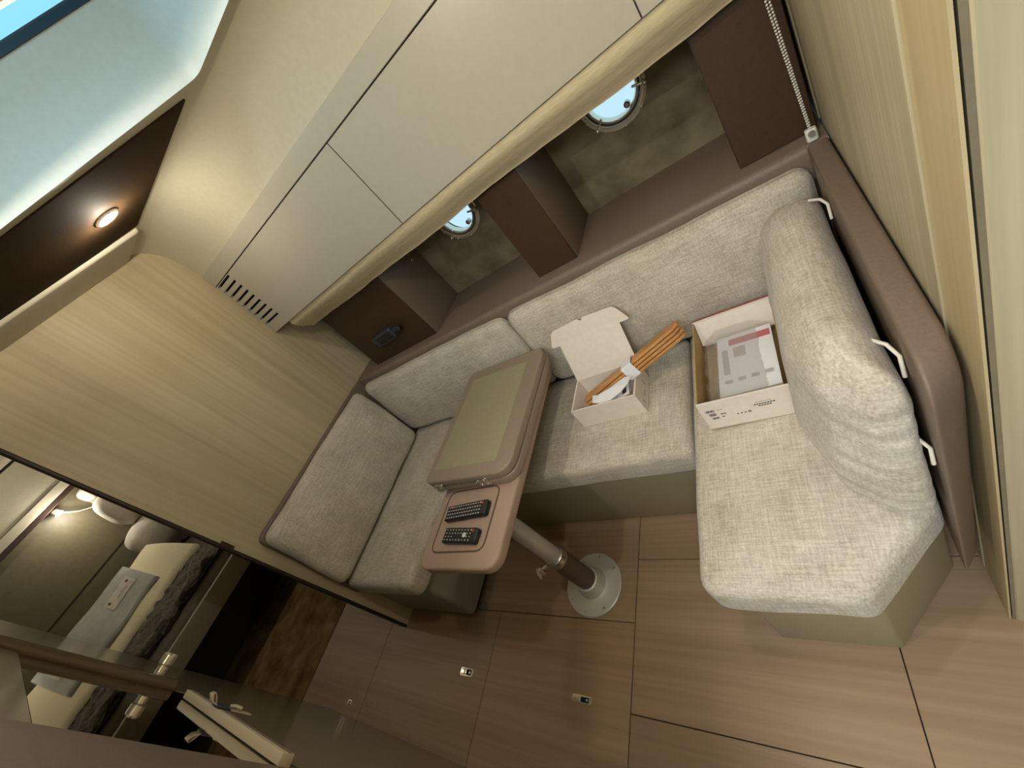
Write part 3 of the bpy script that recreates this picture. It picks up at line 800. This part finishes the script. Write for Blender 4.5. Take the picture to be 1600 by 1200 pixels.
# ---- large carton
ct = thing('carton', 'large open white carton with brown inside on the cut corner seat', 'box', (-.24, 1.02, .500))
cx0, cx1, cy0, cy1, cz0, cz1 = -.362, -.121, .838, 1.208, .4985, .622
obj('bottom', bx(cx0, cx1, cy0, cy1, cz0, cz0 + .004), 'kraft_card', ct)
lw = obj('left_wall', bx(cx0, cx0 + .004, cy0 + .0052, cy1 - .0052, cz0 + .0042, cz1), 'kraft_card', ct)
obj('right_wall', bx(cx1 - .004, cx1, cy0 + .0052, cy1 - .0052, cz0 + .0042, cz1), 'kraft_card', ct)
fw = obj('front_wall', bx(cx0, cx1, cy0 - .001, cy0 + .005, cz0 + .0042, cz1 + .001), 'white_card', ct)
bwl = obj('back_wall', bx(cx0, cx1, cy1 - .005, cy1 - .0002, cz0 + .0042, cz1 + .002), 'white_card', ct)
obj('red_outer_face', bx(cx0, cx1, cy1, cy1 + .002, cz0, cz1 + .004), 'carton_red', ct)
obj('inner_back_flap', slab([(cx0 + .006, cy1 - .006, cz1 - .002), (cx1 - .006, cy1 - .006, cz1 - .002), (cx1 - .006, cy1 - .045, cz0 + .045), (cx0 + .006, cy1 - .045, cz0 + .045)], (0, -.5, .6), .002), 'white_card', ct)
# print on the front wall
yf = cy0 - .0018
for (x0, z0, w, h) in ((-.349, .580, .026, .010), (-.343, .562, .020, .012), (-.340, .546, .020, .009)):
    for k in range(8):
        xx = x0 + w * k / 8
        obj('barcode_bar', bx(xx, xx + w / 8 * (.35 + .4 * ((k * 7) % 3) / 2), yf, yf + .001, z0, z0 + h), 'print_dark', fw)
for (x0, x1, z) in ((-.316, -.300, .585), (-.312, -.296, .565), (-.312, -.304, .552), (-.222, -.168, .574), (-.216, -.176, .583), (-.212, -.178, .566)):
    n = max(2, int((x1 - x0) / .006))
    for k in range(n):
        xx = x0 + (x1 - x0) * k / n
        obj('printed_character', bx(xx, xx + (x1 - x0) / n * .7, yf, yf + .001, z - .0018, z + .0018), 'print_dark' if z < .58 else 'print_grey', fw)
# handling marks: two down arrows, an up arrow, a ring
def tri(x, z, s, up):
    b = bmesh.new(); d = s if up else -s
    return slab([(x - s * .8, yf, z - d * .5), (x + s * .8, yf, z - d * .5), (x, yf, z + d)], (0, 1, 0), .001, bm=b)
obj('handling_mark', tri(-.270, .551, .0035, False), 'print_dark', fw); obj('handling_mark', tri(-.260, .551, .0035, False), 'print_dark', fw)
obj('handling_mark', tri(-.250, .551, .0035, True), 'print_dark', fw)
obj('handling_mark', lathe((-.239, yf + .0005, .552), (0, -1, 0), [(.0022, 0), (.0022, .0008), (.004, .0008), (.004, 0)], 12), 'print_dark', fw)

# bagged manual inside the carton
mn = tag(obj('manual', slab([(-.305, .880, .575), (-.142, .885, .575), (-.141, 1.120, .585), (-.296, 1.118, .585)], (0, 0, 1), .008), 'paper_white'), 'white printed manual with a red title strip in the large carton', 'manual')
def on_manual(x0, x1, y0, y1, mat, name):
    zf = lambda y: .5835 + (y - .88) / .24 * .010
    obj(name, slab([(x0, y0, zf(y0)), (x1, y0, zf(y0)), (x1, y1, zf(y1)), (x0, y1, zf(y1))], (0, 0, 1), .0012), mat, mn)
on_manual(-.262, -.146, 1.075, 1.100, 'print_red', 'title_strip')
on_manual(-.252, -.218, 1.022, 1.062, 'print_grey', 'printed_picture')
on_manual(-.285, -.268, .960, 1.060, 'print_grey', 'printed_column')
for k in range(4): on_manual(-.285 + k * .036, -.264 + k * .036, .925 + .002 * k, .938 + .002 * k, 'print_grey', 'printed_block')
def film():
    b = bmesh.new(); nx, ny = 16, 22; g = []
    for j in range(ny + 1):
        row = []
        for i in range(nx + 1):
            x = -.345 + .200 * i / nx; y = .852 + .300 * j / ny
            ed = min(i, nx - i) / 4; ed = min(1, ed)
            x += .008 * noise.noise(Vector((y * 30, i * .2, 1)))
            z = .560 + .034 * ed + .006 * noise.noise(Vector((x * 40, y * 40, 2))) + .010 * (j / ny)
            row.append(b.verts.new((x, y, z)))
        g.append(row)
    for j in range(ny):
        for i in range(nx): b.faces.new((g[j][i], g[j][i + 1], g[j + 1][i + 1], g[j + 1][i]))
    return b
tag(obj('plastic_bag', film(), 'plastic_film', smooth=180), 'crinkled clear plastic bag over the manual in the large carton', 'plastic bag')

# ---- recessed floor ring pulls
def pull(cx, cy, L, W, lab):
    t = thing('floor_latch', lab, 'latch', (cx, cy, 0), 'chrome latches in the cabin sole')
    obj('plate', prism(roundpoly(rect(cx - L / 2, cx + L / 2, cy - W / 2, cy + W / 2), W * .25), .0, .0025, 0, .001), 'chrome', t, smooth=40)
    obj('recess', prism(roundpoly(rect(cx - L * .05, cx + L * .36, cy - W * .3, cy + W * .3), W * .15), .002, .0029), 'black_gap', t)
    obj('thumb_lift', prism(roundpoly(rect(cx - L * .42, cx - L * .10, cy - W * .34, cy + W * .34), W * .15), .002, .0045, 0, .001), 'chrome', t, smooth=40)
    obj('pin', lathe((cx + L * .28, cy, .003), (0, 0, 1), [(W * .16, 0), (W * .16, .002), (0, .003)], 10), 'brushed_steel', t, smooth=40)
pull(-1.040, .144, .085, .026, 'chrome flush latch in the floor panel in front of the pedestal plate')
pull(-1.655, .148, .080, .034, 'chrome flush latch in the floor panel by the seat base end')
pull(-2.47, -.100, .045, .030, 'small round floor latch near the doorway carpet')

# ---- handle and ledge on the near wall
hd = thing('door_knob', 'short chrome knob standing out beside the bronze bead', 'knob', (-1.775, YN, 1.10))
obj('shank', lathe((-1.775, YN + .002, 1.115), (0, 1, 0), [(0, 0), (.022, 0), (.022, .006), (.015, .010), (.015, .045)], 24), 'chrome', hd, smooth=40)
obj('end_cap', lathe((-1.775, YN + .045, 1.115), (0, 1, 0), [(.015, 0), (.020, .004), (.020, .028), (.015, .033), (0, .034)], 24), 'chrome', hd, smooth=40)
lg = thing('ledge_rail', 'white ledge under the mirror with a strap looped over it', 'ledge', (-1.28, YN, 1.03))
obj('ledge_board', bx(-1.60, -.955, YN + .0005, -.129, 1.050, 1.076, .003, 2), 'ledge_white', lg, smooth=40)
obj('groove', bx(-1.598, -.957, -.1295, -.1284, 1.058, 1.064), 'near_panel_brown', lg)
sl = bmesh.new()
loop = [(-1.35, -.126, 1.05), (-1.35, -.125, 1.079), (-1.355, -.120, 1.092), (-1.36, -.108, 1.098), (-1.367, -.103, 1.090), (-1.364, -.110, 1.084), (-1.358, -.122, 1.079)]
tps = [Vector(p) for p in loop]
rwA = [sl.verts.new(p + Vector((-.013, 0, 0))) for p in tps]; rwB = [sl.verts.new(p + Vector((.013, 0, 0))) for p in tps]
for i in range(len(tps) - 1): sl.faces.new((rwA[i], rwA[i + 1], rwB[i + 1], rwB[i]))
so = obj('strap_loop', sl, 'ledge_white', lg, smooth=60)
sm = so.modifiers.new('thick', 'SOLIDIFY'); sm.thickness = .002
obj('strap_buckle', bx(-1.372, -1.332, -.1288, -.122, 1.046, 1.081, .003, 2), 'charcoal_plastic', lg, smooth=40)
obj('strap_tail', bx(-1.366, -1.338, -.128, -.1255, .99, 1.05), 'ledge_white', lg)
obj('buckle_pin', tube([(-1.352, -.121, 1.044), (-1.352, -.118, 1.032), (-1.346, -.120, 1.016)], .004, 8), 'chrome', lg, smooth=50)

# ================================================================== SLEEPING CABIN beyond the doorway
bed = thing('bed', 'bed with a pale side board seen through the doorway', 'bed', (-4.7, .1, .3))
obj('plinth', bx(-5.38, -4.25, -1.15, .78, .01, .40), 'dim_black', bed)
obj('side_board', bx(-3.97, -3.93, -1.10, .78, .40, .55, .006, 2), 'cabin_light_wall', bed, smooth=40)
obj('slat_base', bx(-5.38, -3.97, -1.15, .78, .40, .46), 'dim_black', bed)
obj('mattress', prism(roundpoly(rect(-5.36, -4.03, -1.12, .77), .06), .46, .60, .03, .04, crown=.01), 'bed_linen', bed, smooth=50)
def furry(co): return noise.noise_vector(co * 14) * .03 + noise.noise_vector(co * 45) * .012
P = densify(roundpoly(rect(-5.1, -3.985, -1.0, .74), .05), .03)
tag(obj('throw', prism(P, .628, .688, .02, .045, crown=.02, disp=furry, caprings=24), 'throw_fur', smooth=180), 'dark grey shaggy throw covering the bed', 'throw')
# cream blanket: a folded length lying along the bed
def drape(x0, x1, y0, y1, zf, th, nx=14, ny=30):
    b = bmesh.new(); A_, B_ = [], []
    for j in range(ny + 1):
        ra, rb_ = [], []
        for i in range(nx + 1):
            s = i / nx; t = j / ny; x, y, z = zf(s, t, x0 + (x1 - x0) * s, y0 + (y1 - y0) * t)
            ra.append(b.verts.new((x, y, z))); rb_.append(b.verts.new((x, y, z - th)))
        A_.append(ra); B_.append(rb_)
    for j in range(ny):
        for i in range(nx):
            b.faces.new((A_[j][i], A_[j][i + 1], A_[j + 1][i + 1], A_[j + 1][i])); b.faces.new((B_[j][i], B_[j + 1][i], B_[j + 1][i + 1], B_[j][i + 1]))
    for j in range(ny):
        for i in (0, nx): b.faces.new((A_[j][i], A_[j + 1][i], B_[j + 1][i], B_[j][i]))
    for i in range(nx):
        for j in (0, ny): b.faces.new((A_[j][i], B_[j][i], B_[j][i + 1], A_[j][i + 1]))
    return b
def zf1(s, t, x, y):
    # s=0 far edge on the hump, s=1 near edge
    yy = y + (.10 * s if t > .6 else 0) * (t - .6) / .4
    wv_ = .016 * math.sin(t * 19) * max(0, s - .6)
    return -4.74 + .385 * s + wv_, yy, .962 - .232 * s + .030 * math.sin(math.pi * s) + .006 * math.sin(t * 21 + s * 3)
tag(obj('blanket', drape(0, 0, -.80, .425, zf1, .030, 14, 40), 'cream_blanket', smooth=80), 'cream blanket folded on the bed under the grey bag', 'blanket')
bk = bmesh.new()
prism(roundpoly([(-4.38, .702), (-4.41, .720), (-4.73, .915), (-4.80, .915), (-4.82, .702)], .03), -.82, .40, .03, .03, fmap=lambda a, b, w: (a, w, b), bm=bk)
tag(obj('folded_duvet', bk, 'bed_linen', smooth=50), 'folded duvet propping up the cream blanket on the bed', 'duvet')
def zf2(s, t, x, y):
    return -4.735 + .315 * s + .012 * math.sin(t * 13) * s, y, .992 - .190 * s + .030 * math.sin(math.pi * (.1 + .8 * s)) + .004 * math.sin(t * 15)
gp = tag(obj('storage_bag', drape(0, 0, -.80, .235, zf2, .018), 'grey_pack', smooth=80), 'pale grey fabric bag with a printed label lying on the cream blanket', 'bag')
BY0, BY1 = -.80, .235
def patch(t0, t1, s0, s1):
    b = bmesh.new(); g = []
    for j in range(9):
        row = []
        for i in range(5):
            s_, t_ = s0 + (s1 - s0) * i / 4, t0 + (t1 - t0) * j / 8
            x, y, z = zf2(s_, t_, 0, BY0 + (BY1 - BY0) * t_); row.append(b.verts.new((x, y, z + .005)))
        g.append(row)
    for j in range(8):
        for i in range(4): b.faces.new((g[j][i], g[j][i + 1], g[j + 1][i + 1], g[j + 1][i]))
    lb = obj('label_patch', b, 'bed_linen', gp, smooth=80)
    for (tt, ss, r) in ((.12, .35, .010), (.88, .35, .010), (.42, .55, .014), (.58, .5, .014), (.70, .6, .014)):
        tt = t0 + (t1 - t0) * tt; ss = s0 + (s1 - s0) * ss
        x, y, z = zf2(ss, tt, 0, BY0 + (BY1 - BY0) * tt)
        obj('printed_mark', lathe((x, y, z + .006), (.5, 0, .86), [(0, 0), (r, 0), (r, .003), (0, .003)], 8), 'print_grey' if r > .011 else 'print_dark', lb)
patch(.735, .945, .38, .68)
# pillows and bolsters at the head
def pillow(cx, cy, cz, a, b_, c, lab, seed):
    t = thing('pillow', lab, 'pillow', (cx, cy, cz - c), 'pillows at the bed head')
    bm_ = bmesh.new(); bmesh.ops.create_cube(bm_, size=2)
    bmesh.ops.subdivide_edges(bm_, edges=bm_.edges, cuts=9, use_grid_fill=True)
    for v_ in bm_.verts:
        p = v_.co; q = Vector((p.x, p.y, p.z)); l = (abs(q.x) ** 3 + abs(q.y) ** 3 + abs(q.z) ** 3) ** (1 / 3)
        q /= l
        q = Vector((q.x * a, q.y * b_, q.z * c)); v_.co = Vector((cx, cy, cz)) + q + noise.noise_vector(q * 8 + Vector((seed, 0, 0))) * .012
    obj('cover', bm_, 'bed_linen', t, smooth=80)
pillow(-5.04, .57, .93, .24, .20, .17, 'white pillow at the bed head nearest the cream blanket', 1)
pillow(-5.14, .66, 1.27, .20, .13, .18, 'upper white bolster at the bed head below the reading lamp', 2)
pillow(-5.30, .70, 1.52, .09, .09, .08, 'grey cushion standing in the corner of the bed head', 3)
# head shelf and wall lamp
sh_ = thing('wall_shelf', 'dark edged shelf along the sleeping cabin wall', 'shelf', (-5.3, 0, 1.60))
obj('shelf_board', bx(-5.42, -5.26, -1.15, .795, 1.63, 1.67, .004, 1), 'dark_seal', sh_)
obj('shelf_fascia', bx(-5.30, -5.26, -1.15, .795, 1.67, 1.74, .004, 1), 'cabin_light_wall', sh_)
ul = thing('wall_locker', 'pale wall locker above the dark edged shelf in the sleeping cabin', 'locker', (-5.35, 0, 1.74))
obj('body', bx(-5.415, -5.27, -1.15, .795, 1.742, 2.06, .004, 2), 'cabin_light_wall', ul)
obj('door_gap', bx(-5.272, -5.268, -.062, -.058, 1.76, 2.05), 'dark_seal', ul)
pn = obj('headboard_seam', bx(-5.424, -5.416, -1.1, .79, 1.045, 1.055), 'dark_seal', aw)
rl = thing('reading_lamp', 'curved chrome reading lamp under the shelf in the sleeping cabin', 'lamp', (-5.40, .52, 1.45))
obj('arm', tube([(-5.405, .66, 1.46), (-5.36, .66, 1.43), (-5.32, .63, 1.42), (-5.30, .58, 1.43), (-5.29, .52, 1.48), (-5.29, .47, 1.56)], .006, 8), 'chrome', rl, smooth=60)
obj('base', lathe((-5.418, .66, 1.46), (1, 0, 0), [(0, 0), (.035, 0), (.035, .012), (0, .014)], 20), 'chrome', rl, smooth=40)
obj('shade', lathe((-5.29, .455, 1.62), (.3, -.1, -1), [(.012, 0), (.030, .010), (.032, .05)], 20), 'chrome', rl, smooth=40)
obj('lens', lathe((-5.283, .452, 1.595), (.3, -.1, -1), [(0, .028), (.020, .024), (.028, .012), (.028, 0)], 20), 'cabin_lamp_lens', rl, smooth=60)
lamp('reading_lamp_light', 'POINT', (-5.20, .45, 1.54), 6, (1.0, .92, .80), .02)

# ================================================================== CEILING LAMPS
def downlight(x, y, z, power, lab, vis=True):
    t = thing('downlight', lab, 'lamp', (x, y, z - .02), 'recessed ceiling downlights')
    obj('bezel', lathe((x, y, z), (0, 0, -1), [(.030, -.004), (.042, 0), (.042, .004), (.036, .008), (.030, .006)], 28), 'chrome', t, smooth=40)
    obj('lens', lathe((x, y, z), (0, 0, -1), [(.030, .003), (.022, .010), (.010, .013), (0, .0135)], 24), 'lamp_lens', t, smooth=60)
    lamp('downlight_glow', 'POINT', (x, y, z - .026), power, (1.0, .90, .74), .016)
downlight(-1.650, .922, ZC - .003, 4.5, 'glowing downlight set in the brown ceiling panel')
downlight(-.945, -.205, ZC, 21, 'ceiling downlight over the foreground panel')

downlight(-4.15, .35, 2.08, 9, 'added out of view downlight brightening the bed in the sleeping cabin')  # unseen lamp added to lift the dim bed area
downlight(-.28, .42, ZC, 10, 'added out of view downlight brightening the large carton and bolster')  # unseen lamp added to brighten the right bulkhead and bolster
